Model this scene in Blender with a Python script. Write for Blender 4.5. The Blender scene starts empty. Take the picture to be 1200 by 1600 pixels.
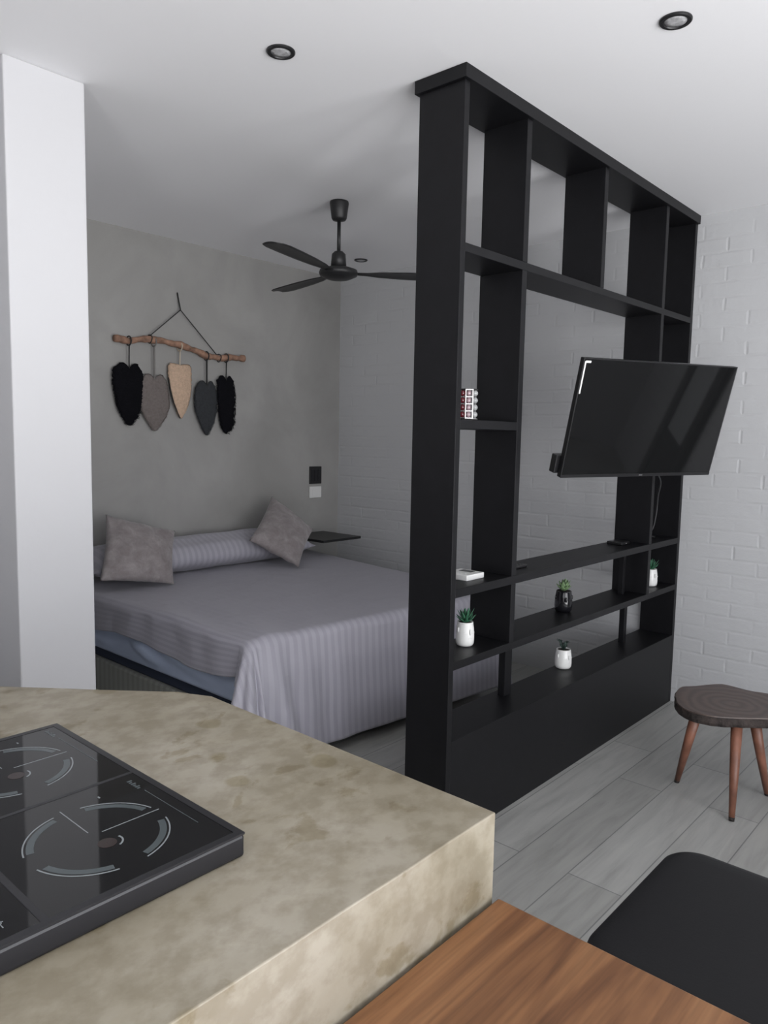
import bpy, bmesh, math, random
from mathutils import Vector, Matrix, noise
C = bpy.context.scene.collection
PI = math.pi
R = math.radians

# ------------------------------------------------------------------ materials
def mat(name):
    m = bpy.data.materials.new(name); m.use_nodes = True
    nt = m.node_tree; b = nt.nodes['Principled BSDF']
    return m, nt, b
def simple(name, col, rough=.6, metal=0, spec=.5, coat=0, noise_amt=0, noise_scale=8, bump=0, bump_scale=60):
    m, nt, b = mat(name)
    b.inputs['Base Color'].default_value = (*col, 1)
    b.inputs['Roughness'].default_value = rough
    b.inputs['Metallic'].default_value = metal
    b.inputs['Specular IOR Level'].default_value = spec
    b.inputs['Coat Weight'].default_value = coat
    tc = nt.nodes.new('ShaderNodeTexCoord')
    if noise_amt:
        n = nt.nodes.new('ShaderNodeTexNoise'); n.inputs['Scale'].default_value = noise_scale; n.inputs['Detail'].default_value = 6
        nt.links.new(tc.outputs['Object'], n.inputs['Vector'])
        r = nt.nodes.new('ShaderNodeValToRGB')
        r.color_ramp.elements[0].position = .3; r.color_ramp.elements[1].position = .7
        r.color_ramp.elements[0].color = (*[c * (1 - noise_amt) for c in col], 1)
        r.color_ramp.elements[1].color = (*[min(1, c * (1 + noise_amt)) for c in col], 1)
        nt.links.new(n.outputs['Fac'], r.inputs['Fac']); nt.links.new(r.outputs['Color'], b.inputs['Base Color'])
    if bump:
        n = nt.nodes.new('ShaderNodeTexNoise'); n.inputs['Scale'].default_value = bump_scale; n.inputs['Detail'].default_value = 5
        nt.links.new(tc.outputs['Object'], n.inputs['Vector'])
        bp = nt.nodes.new('ShaderNodeBump'); bp.inputs['Strength'].default_value = bump; bp.inputs['Distance'].default_value = .01
        nt.links.new(n.outputs['Fac'], bp.inputs['Height']); nt.links.new(bp.outputs['Normal'], b.inputs['Normal'])
    return m
def N(nt, t, **kw):
    n = nt.nodes.new(t)
    for k, v in kw.items():
        if hasattr(n, k) and not k[0].isupper(): setattr(n, k, v)
        else: n.inputs[k.replace('_', ' ')].default_value = v
    return n
def ramp(nt, stops):
    r = nt.nodes.new('ShaderNodeValToRGB'); e = r.color_ramp.elements
    while len(e) < len(stops): e.new(.5)
    for i, (p, c) in enumerate(stops): e[i].position = p; e[i].color = (*c, 1)
    return r

M = {}
M['pane_grey'] = simple('reflection_pane_grey', (.45, .46, .47), .3)  # for the unseen panel added to be mirrored in the television
M['ceiling'] = simple('ceiling_paint', (.88, .88, .895), .85, bump=.05, bump_scale=40)
M['white_wall'] = simple('white_plaster', (.56, .56, .575), .75, bump=.08, bump_scale=25)
M['black'] = simple('matt_black_board', (.0060, .0060, .0072), .45, spec=.26, noise_amt=.15, noise_scale=20)
M['black_metal'] = simple('black_metal', (.012, .012, .013), .4)
M['fan'] = simple('fan_black', (.014, .014, .015), .45)
M['steel'] = simple('brushed_steel', (.5, .5, .5), .3, 1)
M['tv_frame'] = simple('tv_frame', (.01, .01, .011), .3)
M['tv_glass'] = simple('tv_glass', (.007, .0072, .0075), .04, spec=.34)
M['hob_glass'] = simple('hob_glass', (.0030, .0030, .0036), .04, spec=.32)
M['hob_body'] = simple('hob_body', (.011, .011, .014), .38)
M['hob_mark'] = simple('hob_mark_white', (.22, .24, .25), .4)
M['hob_mark_grey'] = simple('hob_mark_grey', (.06, .075, .08), .3)
M['hob_mark_red'] = simple('hob_mark_red', (.02, .010, .009), .3)
M['white_gloss'] = simple('white_ceramic', (.82, .82, .80), .18)
M['black_gloss'] = simple('black_ceramic', (.008, .008, .010), .08)
M['soil'] = simple('soil', (.02, .014, .01), .95, bump=.5)
M['leaf'] = simple('succulent_leaf', (.035, .13, .07), .45, noise_amt=.4, noise_scale=60)
M['leaf_pale'] = simple('pale_succulent_leaf', (.16, .25, .12), .5, noise_amt=.4, noise_scale=60)
M['leaf_dark'] = simple('dark_succulent_leaf', (.03, .055, .045), .45, noise_amt=.4, noise_scale=60)
M['plastic_white'] = simple('white_plastic', (.75, .75, .74), .35)
M['screen_grey'] = simple('grey_display', (.05, .055, .05), .25)
M['lamp_white'] = simple('lamp_reflector', (.72, .72, .72), .35)
M['lens'] = simple('lamp_lens', (.45, .45, .46), .3, noise_amt=.3, noise_scale=90)
M['black_leather'] = simple('black_seat', (.010, .010, .0115), .5, spec=.28, bump=.04, bump_scale=220)
M['cord'] = simple('dark_cord', (.03, .03, .03), .9)
M['cord_grey'] = simple('grey_cord', (.20, .19, .18), .9)
M['cord_cream'] = simple('cream_cord', (.55, .48, .38), .9)
def yarn(name, col):
    return simple(name, col, .95, spec=.1, noise_amt=.12, noise_scale=70, bump=.7, bump_scale=160)
M['yarn_black'] = yarn('yarn_black', (.006, .006, .008))
M['yarn_grey'] = yarn('yarn_grey', (.20, .175, .165))
M['yarn_cream'] = yarn('yarn_cream', (.62, .45, .33))
M['yarn_charcoal'] = yarn('yarn_charcoal', (.045, .048, .052))
M['glass_jar'] = simple('jar_glass', (.27, .28, .28), .12, spec=.8)
M['jar_mauve'] = simple('jar_mauve', (.30, .22, .24), .15, spec=.8)
M['jar_red'] = simple('jar_red', (.10, .012, .018), .15, spec=.8)
M['rack_white'] = simple('rack_white', (.85, .82, .82), .25)
M['brown_leg'] = simple('stool_leg_wood', (.19, .080, .050), .42, noise_amt=.35, noise_scale=14)

def wood_material():   # warm table boards, grain along Y
    m, nt, b = mat('table_wood'); tc = N(nt, 'ShaderNodeTexCoord')
    mp = N(nt, 'ShaderNodeMapping'); mp.inputs['Scale'].default_value = (7.0, .55, 7)
    nt.links.new(tc.outputs['Object'], mp.inputs['Vector'])
    n1 = N(nt, 'ShaderNodeTexNoise', Scale=2.2, Detail=4.0, Roughness=.55, Distortion=.9); nt.links.new(mp.outputs['Vector'], n1.inputs['Vector'])
    r1 = ramp(nt, [(.30, (.10, .040, .016)), (.42, (.20, .088, .036)), (.55, (.30, .142, .060)), (.75, (.36, .185, .085))])
    nt.links.new(n1.outputs['Fac'], r1.inputs['Fac'])
    mp2 = N(nt, 'ShaderNodeMapping'); mp2.inputs['Scale'].default_value = (150, 5, 60)
    nt.links.new(tc.outputs['Object'], mp2.inputs['Vector'])
    n2 = N(nt, 'ShaderNodeTexNoise', Scale=1.0, Detail=4.0); nt.links.new(mp2.outputs['Vector'], n2.inputs['Vector'])
    r2 = ramp(nt, [(.35, (.72, .70, .68)), (.6, (1, 1, 1))]); nt.links.new(n2.outputs['Fac'], r2.inputs['Fac'])
    # boards of different tone, .095 wide
    sx = N(nt, 'ShaderNodeSeparateXYZ'); nt.links.new(tc.outputs['Object'], sx.inputs['Vector'])
    dv = N(nt, 'ShaderNodeMath', operation='DIVIDE'); dv.inputs[1].default_value = .105; nt.links.new(sx.outputs['X'], dv.inputs[0])
    fl = N(nt, 'ShaderNodeMath', operation='FLOOR'); nt.links.new(dv.outputs[0], fl.inputs[0])
    wn = N(nt, 'ShaderNodeTexWhiteNoise', noise_dimensions='1D'); nt.links.new(fl.outputs[0], wn.inputs['W'])
    r3 = ramp(nt, [(0, (.74, .72, .70)), (1, (1.08, 1.05, 1.0))]); nt.links.new(wn.outputs['Value'], r3.inputs['Fac'])
    x1 = N(nt, 'ShaderNodeMix', data_type='RGBA', blend_type='MULTIPLY'); x1.inputs['Factor'].default_value = .8
    nt.links.new(r1.outputs['Color'], x1.inputs[6]); nt.links.new(r2.outputs['Color'], x1.inputs[7])
    x2 = N(nt, 'ShaderNodeMix', data_type='RGBA', blend_type='MULTIPLY'); x2.inputs['Factor'].default_value = 1
    nt.links.new(x1.outputs[2], x2.inputs[6]); nt.links.new(r3.outputs['Color'], x2.inputs[7])
    nt.links.new(x2.outputs[2], b.inputs['Base Color']); b.inputs['Roughness'].default_value = .48
    return m
M['table_wood'] = wood_material()

def slab_wood():
    m, nt, b = mat('slab_wood'); tc = N(nt, 'ShaderNodeTexCoord')
    w = N(nt, 'ShaderNodeTexWave', wave_type='RINGS', rings_direction='Z', Scale=7.0, Distortion=5.0, Detail=3.0)
    w.inputs['Detail Scale'].default_value = 1.3
    nt.links.new(tc.outputs['Object'], w.inputs['Vector'])
    r = ramp(nt, [(0, (.058, .039, .032)), (1, (.098, .068, .056))]); nt.links.new(w.outputs['Fac'], r.inputs['Fac'])
    nt.links.new(r.outputs['Color'], b.inputs['Base Color']); b.inputs['Roughness'].default_value = .42
    bp = N(nt, 'ShaderNodeBump', Strength=.2, Distance=.003); nt.links.new(w.outputs['Fac'], bp.inputs['Height']); nt.links.new(bp.outputs['Normal'], b.inputs['Normal'])
    return m
M['slab'] = slab_wood()
M['bark'] = simple('bark', (.030, .022, .019), .85, noise_amt=.6, noise_scale=30, bump=.9, bump_scale=50)
M['driftwood'] = simple('branch_wood', (.27, .155, .105), .8, noise_amt=.5, noise_scale=22, bump=.6, bump_scale=50)

def counter_cement():
    m, nt, b = mat('polished_cement'); tc = N(nt, 'ShaderNodeTexCoord')
    mp = N(nt, 'ShaderNodeMapping'); mp.inputs['Scale'].default_value = (1.0, .8, 1.0); mp.inputs['Rotation'].default_value = (0, 0, .7)
    nt.links.new(tc.outputs['Object'], mp.inputs['Vector'])
    def layer(scale, stops, fac, prev, detail=8.0, rough=.6, dist=0.0, vec=None):
        n = N(nt, 'ShaderNodeTexNoise', Scale=scale, Detail=detail, Roughness=rough, Distortion=dist); nt.links.new((vec or mp).outputs['Vector'] if vec is None else vec, n.inputs['Vector'])
        r = ramp(nt, stops); nt.links.new(n.outputs['Fac'], r.inputs['Fac'])
        if prev is None: return r.outputs['Color'], n
        x = N(nt, 'ShaderNodeMix', data_type='RGBA', blend_type='MULTIPLY'); x.inputs['Factor'].default_value = fac
        nt.links.new(prev, x.inputs[6]); nt.links.new(r.outputs['Color'], x.inputs[7]); return x.outputs[2], n
    col, n1 = layer(3.2, [(.30, (.215, .188, .136)), (.48, (.280, .250, .190)), (.66, (.355, .325, .268))], 1, None, 10.0, .62, .2)
    col, _ = layer(24.0, [(.40, (.86, .84, .80)), (.58, (1.08, 1.08, 1.08))], 1.0, col, 6.0, .6)       # fine trowel mottling
    col, _ = layer(11.0, [(.37, (.72, .68, .58)), (.42, (1, 1, 1))], .8, col, 7.0, .6, .3)            # darker blotches
    mp2 = N(nt, 'ShaderNodeMapping'); mp2.inputs['Scale'].default_value = (22, 2.2, 8); mp2.inputs['Rotation'].default_value = (0, 0, -.15)
    nt.links.new(tc.outputs['Object'], mp2.inputs['Vector'])
    col, _ = layer(1.0, [(.60, (1, 1, 1)), (.68, (1.10, 1.10, 1.10))], .5, col, 4.0, .5, 0, mp2.outputs['Vector'])   # pale trowel strokes
    # round water stains, a handful of them
    v = N(nt, 'ShaderNodeTexVoronoi', Scale=8.0, Randomness=1.0)
    nzd = N(nt, 'ShaderNodeTexNoise', Scale=14.0, Detail=2.0); nt.links.new(tc.outputs['Object'], nzd.inputs['Vector'])
    ma = N(nt, 'ShaderNodeVectorMath', operation='MULTIPLY_ADD'); ma.inputs[1].default_value = (.03, .03, .03)
    nt.links.new(nzd.outputs['Color'], ma.inputs[0]); nt.links.new(tc.outputs['Object'], ma.inputs[2]); nt.links.new(ma.outputs[0], v.inputs['Vector'])
    sc_ = N(nt, 'ShaderNodeSeparateColor'); nt.links.new(v.outputs['Color'], sc_.inputs[0])
    gt = N(nt, 'ShaderNodeMath', operation='GREATER_THAN'); gt.inputs[1].default_value = .45; nt.links.new(sc_.outputs[0], gt.inputs[0])
    r3 = ramp(nt, [(.17, (1, 1, 1)), (.22, (0, 0, 0))]); nt.links.new(v.outputs['Distance'], r3.inputs['Fac'])
    mm = N(nt, 'ShaderNodeMath', operation='MULTIPLY'); nt.links.new(r3.outputs['Color'], mm.inputs[0]); nt.links.new(gt.outputs[0], mm.inputs[1])
    m3 = N(nt, 'ShaderNodeMath', operation='MULTIPLY'); m3.inputs[1].default_value = .9; nt.links.new(mm.outputs[0], m3.inputs[0])
    x2 = N(nt, 'ShaderNodeMix', data_type='RGBA', blend_type='MULTIPLY'); x2.inputs[7].default_value = (.80, .77, .66, 1)
    nt.links.new(m3.outputs[0], x2.inputs['Factor']); nt.links.new(col, x2.inputs[6]); nt.links.new(x2.outputs[2], b.inputs['Base Color'])
    rr = N(nt, 'ShaderNodeMapRange'); rr.inputs['To Min'].default_value = .32; rr.inputs['To Max'].default_value = .58
    nt.links.new(n1.outputs['Fac'], rr.inputs['Value']); nt.links.new(rr.outputs[0], b.inputs['Roughness'])
    n3 = N(nt, 'ShaderNodeTexNoise', Scale=9.0, Detail=6.0); nt.links.new(tc.outputs['Object'], n3.inputs['Vector'])
    bp = N(nt, 'ShaderNodeBump', Strength=.2, Distance=.006); nt.links.new(n3.outputs['Fac'], bp.inputs['Height']); nt.links.new(bp.outputs['Normal'], b.inputs['Normal'])
    return m
M['cement'] = counter_cement()

def grey_wall():
    m, nt, b = mat('grey_cement_wall'); tc = N(nt, 'ShaderNodeTexCoord')
    n1 = N(nt, 'ShaderNodeTexNoise', Scale=1.6, Detail=9.0, Roughness=.6, Distortion=.5); nt.links.new(tc.outputs['Object'], n1.inputs['Vector'])
    r1 = ramp(nt, [(.3, (.285, .28, .268)), (.5, (.325, .32, .308)), (.7, (.37, .365, .352))]); nt.links.new(n1.outputs['Fac'], r1.inputs['Fac'])
    nt.links.new(r1.outputs['Color'], b.inputs['Base Color']); b.inputs['Roughness'].default_value = .7
    n3 = N(nt, 'ShaderNodeTexNoise', Scale=14.0, Detail=6.0); nt.links.new(tc.outputs['Object'], n3.inputs['Vector'])
    bp = N(nt, 'ShaderNodeBump', Strength=.15, Distance=.006); nt.links.new(n3.outputs['Fac'], bp.inputs['Height']); nt.links.new(bp.outputs['Normal'], b.inputs['Normal'])
    return m
M['grey_wall'] = grey_wall()

def brick():
    m, nt, b = mat('white_painted_brick'); tc = N(nt, 'ShaderNodeTexCoord')
    s = N(nt, 'ShaderNodeSeparateXYZ'); c = N(nt, 'ShaderNodeCombineXYZ')
    nt.links.new(tc.outputs['Object'], s.inputs[0]); nt.links.new(s.outputs['X'], c.inputs['X']); nt.links.new(s.outputs['Z'], c.inputs['Y'])
    nz = N(nt, 'ShaderNodeTexNoise', Scale=6.0, Detail=2.0); nt.links.new(c.outputs[0], nz.inputs['Vector'])
    ad = N(nt, 'ShaderNodeVectorMath', operation='MULTIPLY_ADD'); ad.inputs[1].default_value = (.012, .012, 0)
    nt.links.new(nz.outputs['Color'], ad.inputs[0]); nt.links.new(c.outputs[0], ad.inputs[2])
    br = N(nt, 'ShaderNodeTexBrick'); br.offset = .5
    for k, v in dict(Scale=1.0).items(): br.inputs[k].default_value = v
    br.inputs['Brick Width'].default_value = .25; br.inputs['Row Height'].default_value = .078
    br.inputs['Mortar Size'].default_value = .012; br.inputs['Mortar Smooth'].default_value = 1.0; br.inputs['Bias'].default_value = 0
    nt.links.new(ad.outputs[0], br.inputs['Vector'])
    n2 = N(nt, 'ShaderNodeTexNoise', Scale=11.0, Detail=5.0, Roughness=.6); nt.links.new(c.outputs[0], n2.inputs['Vector'])
    # joints are only partly open under the paint
    n3 = N(nt, 'ShaderNodeTexNoise', Scale=5.0, Detail=3.0); nt.links.new(c.outputs[0], n3.inputs['Vector'])
    r3 = ramp(nt, [(.40, (.12, .12, .12)), (.66, (1, 1, 1))]); nt.links.new(n3.outputs['Fac'], r3.inputs['Fac'])
    mu = N(nt, 'ShaderNodeMath', operation='MULTIPLY'); nt.links.new(br.outputs['Fac'], mu.inputs[0]); nt.links.new(r3.outputs['Color'], mu.inputs[1])
    su = N(nt, 'ShaderNodeMath', operation='MULTIPLY_ADD'); su.inputs[1].default_value = -.55; nt.links.new(mu.outputs[0], su.inputs[0]); nt.links.new(n2.outputs['Fac'], su.inputs[2])
    bp = N(nt, 'ShaderNodeBump', Strength=.5, Distance=.010); nt.links.new(su.outputs[0], bp.inputs['Height'])
    nt.links.new(bp.outputs['Normal'], b.inputs['Normal'])
    b.inputs['Base Color'].default_value = (.51, .515, .525, 1); b.inputs['Roughness'].default_value = .6
    return m
M['brick'] = brick()

def floor_mat():
    m, nt, b = mat('grey_plank_tile'); tc = N(nt, 'ShaderNodeTexCoord')
    s = N(nt, 'ShaderNodeSeparateXYZ'); c = N(nt, 'ShaderNodeCombineXYZ')
    nt.links.new(tc.outputs['Object'], s.inputs[0])
    ax = N(nt, 'ShaderNodeMath', operation='ADD'); ax.inputs[1].default_value = .175 + .385 * 8   # joints at x = -1.32, -1.13 ...
    nt.links.new(s.outputs['X'], ax.inputs[0]); ay = N(nt, 'ShaderNodeMath', operation='ADD'); ay.inputs[1].default_value = -2.27 + 12
    nt.links.new(s.outputs['Y'], ay.inputs[0])
    nt.links.new(ay.outputs[0], c.inputs['X']); nt.links.new(ax.outputs[0], c.inputs['Y'])
    br = N(nt, 'ShaderNodeTexBrick'); br.offset = .31; br.offset_frequency = 2
    br.inputs['Scale'].default_value = 1; br.inputs['Brick Width'].default_value = 1.2; br.inputs['Row Height'].default_value = .1925
    br.inputs['Mortar Size'].default_value = .0022; br.inputs['Mortar Smooth'].default_value = .2; br.inputs['Bias'].default_value = 0
    br.inputs['Color1'].default_value = (.31, .31, .295, 1); br.inputs['Color2'].default_value = (.375, .375, .36, 1); br.inputs['Mortar'].default_value = (.17, .175, .17, 1)
    nt.links.new(c.outputs[0], br.inputs['Vector'])
    mp = N(nt, 'ShaderNodeMapping'); mp.inputs['Scale'].default_value = (16, 1.6, 1); nt.links.new(tc.outputs['Object'], mp.inputs['Vector'])
    n1 = N(nt, 'ShaderNodeTexNoise', Scale=1.5, Detail=6.0, Roughness=.6, Distortion=.6); nt.links.new(mp.outputs[0], n1.inputs['Vector'])
    r1 = ramp(nt, [(.3, (.78, .78, .77)), (.5, (1, 1, 1)), (.7, (1.16, 1.16, 1.15))]); nt.links.new(n1.outputs['Fac'], r1.inputs['Fac'])
    x = N(nt, 'ShaderNodeMix', data_type='RGBA', blend_type='MULTIPLY'); x.inputs['Factor'].default_value = .8
    nt.links.new(br.outputs['Color'], x.inputs[6]); nt.links.new(r1.outputs['Color'], x.inputs[7])
    nt.links.new(x.outputs[2], b.inputs['Base Color']); b.inputs['Roughness'].default_value = .42
    bp = N(nt, 'ShaderNodeBump', Strength=.3, Distance=.002, invert=True); nt.links.new(br.outputs['Fac'], bp.inputs['Height']); nt.links.new(bp.outputs['Normal'], b.inputs['Normal'])
    return m
M['floor'] = floor_mat()

def stripe_fabric(name, c1, c2, period=.045, axis='Y', uv=False):
    m, nt, b = mat(name); tc = N(nt, 'ShaderNodeTexCoord')
    s = N(nt, 'ShaderNodeSeparateXYZ'); nt.links.new(tc.outputs['UV' if uv else 'Object'], s.inputs[0])
    mu = N(nt, 'ShaderNodeMath', operation='MULTIPLY'); mu.inputs[1].default_value = 2 * PI / period; nt.links.new(s.outputs[axis], mu.inputs[0])
    si = N(nt, 'ShaderNodeMath', operation='SINE'); nt.links.new(mu.outputs[0], si.inputs[0])
    mr = N(nt, 'ShaderNodeMapRange'); mr.inputs['From Min'].default_value = -.25; mr.inputs['From Max'].default_value = .25; nt.links.new(si.outputs[0], mr.inputs['Value'])
    r = ramp(nt, [(0, c1), (1, c2)]); nt.links.new(mr.outputs[0], r.inputs['Fac'])
    nt.links.new(r.outputs['Color'], b.inputs['Base Color'])
    mr2 = N(nt, 'ShaderNodeMapRange'); mr2.inputs['To Min'].default_value = .45; mr2.inputs['To Max'].default_value = .7; nt.links.new(mr.outputs[0], mr2.inputs['Value']); nt.links.new(mr2.outputs[0], b.inputs['Roughness'])
    b.inputs['Sheen Weight'].default_value = .15
    n = N(nt, 'ShaderNodeTexNoise', Scale=7.0, Detail=5.0, Distortion=.8); nt.links.new(tc.outputs['Object'], n.inputs['Vector'])
    bp = N(nt, 'ShaderNodeBump', Strength=.22, Distance=.02); nt.links.new(n.outputs['Fac'], bp.inputs['Height']); nt.links.new(bp.outputs['Normal'], b.inputs['Normal'])
    return m
M['spread'] = stripe_fabric('grey_striped_satin', (.345, .335, .385), (.40, .39, .44), .042, 'Y', uv=True)
M['pillowcase'] = stripe_fabric('pillowcase_satin', (.36, .35, .40), (.43, .42, .47), .042, 'Y')
M['sheet'] = simple('blue_grey_sheet', (.52, .60, .78), .7, bump=.5, bump_scale=11)
M['navy'] = simple('navy_gap_shade', (.035, .045, .075), .9)  # navy stands in for the shade between mattress and base
M['bed_base'] = stripe_fabric('olive_ribbed_fabric', (.24, .245, .215), (.31, .315, .285), .05, 'X')
def velvet():
    m, nt, b = mat('crushed_velvet'); tc = N(nt, 'ShaderNodeTexCoord')
    n = N(nt, 'ShaderNodeTexNoise', Scale=16.0, Detail=7.0, Roughness=.66, Distortion=.35); nt.links.new(tc.outputs['Object'], n.inputs['Vector'])
    r = ramp(nt, [(.33, (.22, .19, .192)), (.52, (.28, .25, .25)), (.72, (.37, .335, .335))]); nt.links.new(n.outputs['Fac'], r.inputs['Fac'])
    nt.links.new(r.outputs['Color'], b.inputs['Base Color']); b.inputs['Roughness'].default_value = .8; b.inputs['Sheen Weight'].default_value = .3
    bp = N(nt, 'ShaderNodeBump', Strength=.35, Distance=.012); nt.links.new(n.outputs['Fac'], bp.inputs['Height']); nt.links.new(bp.outputs['Normal'], b.inputs['Normal'])
    return m
M['velvet'] = velvet()

# ------------------------------------------------------------------ object helpers
ORG = {}
def tag(o, label, cat, group=None):
    o['label'] = label; o['category'] = cat
    if group: o['group'] = group
    return o
def thing(name, label, cat, loc, group=None):
    o = bpy.data.objects.new(name, None); C.objects.link(o); o.location = loc; o.empty_display_size = .05
    ORG[o] = Vector(loc); return tag(o, label, cat, group)
def obj(name, bm, m, parent=None, loc=(0, 0, 0), smooth=False, bevel=0, solid=0, subsurf=0):
    """bm is in world coordinates; it becomes one mesh object"""
    org = ORG[parent] if parent is not None else Vector(loc)
    for v in bm.verts: v.co -= org
    bmesh.ops.recalc_face_normals(bm, faces=bm.faces[:])
    me = bpy.data.meshes.new(name); bm.to_mesh(me); bm.free(); me.materials.append(m)
    o = bpy.data.objects.new(name, me); C.objects.link(o); ORG[o] = org
    if parent is not None: o.parent = parent
    else: o.location = org
    if smooth:
        for p in me.polygons: p.use_smooth = True
    if solid: s = o.modifiers.new('solid', 'SOLIDIFY'); s.thickness = solid; s.offset = 0
    if bevel:
        b = o.modifiers.new('bevel', 'BEVEL'); b.width = bevel; b.segments = 2; b.limit_method = 'ANGLE'; b.angle_limit = R(40)
    if subsurf: s = o.modifiers.new('sub', 'SUBSURF'); s.levels = subsurf; s.render_levels = subsurf
    return o
def struct(name, bm, m, **kw):
    o = obj(name, bm, m, **kw); o['kind'] = 'structure'; return o
def box(x0, x1, y0, y1, z0, z1, bm=None):
    bm = bm or bmesh.new()
    vs = [bm.verts.new((x, y, z)) for x in (x0, x1) for y in (y0, y1) for z in (z0, z1)]
    for f in ((0, 1, 3, 2), (4, 6, 7, 5), (0, 4, 5, 1), (2, 3, 7, 6), (0, 2, 6, 4), (1, 5, 7, 3)): bm.faces.new([vs[i] for i in f])
    return bm
def prism(pts, z0, z1, bm=None):
    bm = bm or bmesh.new()
    a = [bm.verts.new((x, y, z0)) for x, y in pts]; b = [bm.verts.new((x, y, z1)) for x, y in pts]; n = len(pts)
    bm.faces.new(a); bm.faces.new(b)
    for i in range(n): bm.faces.new((a[i], a[(i + 1) % n], b[(i + 1) % n], b[i]))
    return bm
def lathe(prof, cx, cy, z0=0, seg=40, bm=None, mtx=None):
    bm = bm or bmesh.new(); rings = []
    for r, z in prof:
        if r < 1e-6: rings.append([bm.verts.new((0, 0, z))])
        else: rings.append([bm.verts.new((r * math.cos(2 * PI * i / seg), r * math.sin(2 * PI * i / seg), z)) for i in range(seg)])
    for a, b in zip(rings, rings[1:]):
        for i in range(seg):
            j = (i + 1) % seg
            if len(a) == 1 and len(b) == 1: continue
            if len(a) == 1: bm.faces.new((a[0], b[i], b[j]))
            elif len(b) == 1: bm.faces.new((a[i], a[j], b[0]))
            else: bm.faces.new((a[i], a[j], b[j], b[i]))
    for ring in (rings[0], rings[-1]):
        if len(ring) > 1: bm.faces.new(ring)
    new = [v for ring in rings for v in ring]
    for v in new:
        if mtx is not None: v.co = mtx @ v.co
        else: v.co += Vector((cx, cy, z0))
    return bm
def tube(pts, rads, seg=12, bm=None, cap=True):
    bm = bm or bmesh.new(); pts = [Vector(p) for p in pts]
    if not hasattr(rads, '__len__'): rads = [rads] * len(pts)
    rings = []; up = None
    for i, p in enumerate(pts):
        t = (pts[min(i + 1, len(pts) - 1)] - pts[max(i - 1, 0)]).normalized()
        if up is None: up = t.orthogonal().normalized()
        up = (up - t * up.dot(t)).normalized(); s = t.cross(up)
        rings.append([bm.verts.new(p + (up * math.cos(2 * PI * k / seg) + s * math.sin(2 * PI * k / seg)) * rads[i]) for k in range(seg)])
    for a, b in zip(rings, rings[1:]):
        for k in range(seg): bm.faces.new((a[k], a[(k + 1) % seg], b[(k + 1) % seg], b[k]))
    if cap: bm.faces.new(rings[0]); bm.faces.new(rings[-1])
    return bm

# ------------------------------------------------------------------ the room
H = 2.70
XG, YB = -4.274, 4.252           # grey wall, brick wall
XR, YK, XK = 1.95, -1.9, -3.6     # window wall, wall behind the camera, kitchen wall
XP, YP0, YP1 = -2.656, 1.083, 1.361    # pillar end of the partition
struct('floor', box(-4.4, XR + .12, YK - .12, YB + .12, -.1, 0), M['floor'])
struct('ceiling', box(-4.4, XR + .12, YK - .12, YB + .12, H, H + .12), M['ceiling'])
struct('wall_left', box(XG - .12, XG, YP0, YB + .12, 0, H), M['grey_wall'])
struct('wall_back', box(XG, XR + .12, YB, YB + .12, 0, H), M['brick'])
struct('wall_partition', box(XG, XP, YP0, YP1, 0, H), M['white_wall'], bevel=.006)
struct('wall_kitchen', box(XK - .12, XK, YK - .12, YP0, 0, H), M['white_wall'])
# window wall with two openings, wall behind with one
bm = bmesh.new()
WY = [(-1.1, .6), (.9, 2.7)]
box(XR, XR + .12, YK - .12, WY[0][0], 0, H, bm); box(XR, XR + .12, WY[0][1], WY[1][0], 0, H, bm); box(XR, XR + .12, WY[1][1], YB, 0, H, bm)
for a, b_ in WY: box(XR, XR + .12, a, b_, 2.25, H, bm)
struct('wall_right', bm, M['white_wall'])
bm = bmesh.new(); BX = (.2, 1.3)
box(XK, BX[0], YK - .12, YK, 0, H, bm); box(BX[1], XR, YK - .12, YK, 0, H, bm); box(BX[0], BX[1], YK - .12, YK, 0, .25, bm); box(BX[0], BX[1], YK - .12, YK, 2.25, H, bm)
struct('wall_front', bm, M['white_wall'])
# unseen pane and dark frame, added to give the television its reflected bands
struct('reflection_pane_1', box(.80, 1.14, YB - .03, YB - .001, .62, 2.05), M['pane_grey'])
bm = box(.70, .80, YB - .045, YB - .001, 0, 2.15); box(1.14, 1.24, YB - .045, YB - .001, 0, 2.15, bm); box(.80, 1.14, YB - .045, YB - .001, 2.05, 2.15, bm); box(.80, 1.14, YB - .04, YB - .001, 0, .62, bm)
struct('reflection_frame_1', bm, M['black_metal'])
def frame_bm(axis, c, a0, a1, z0, z1, mull):
    bm = bmesh.new(); w = .05
    def bar(p0, p1, q0, q1):
        if axis == 'x': box(c, c + .05, p0, p1, q0, q1, bm)
        else: box(p0, p1, c, c + .05, q0, q1, bm)
    bar(a0, a0 + w, z0, z1); bar(a1 - w, a1, z0, z1); bar(a0, a1, z1 - w, z1); bar(a0, a1, z0, z0 + w)
    for m_ in mull: bar(m_ - w / 2, m_ + w / 2, z0, z1)
    return bm
struct('window_1', frame_bm('x', XR + .04, *WY[0], 0, 2.25, [-.25]), M['black_metal'])
struct('window_2', frame_bm('x', XR + .04, *WY[1], 0, 2.25, [1.8]), M['black_metal'])
struct('window_3', frame_bm('y', YK - .09, *BX, .25, 2.25, [.75]), M['black_metal'])

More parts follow.
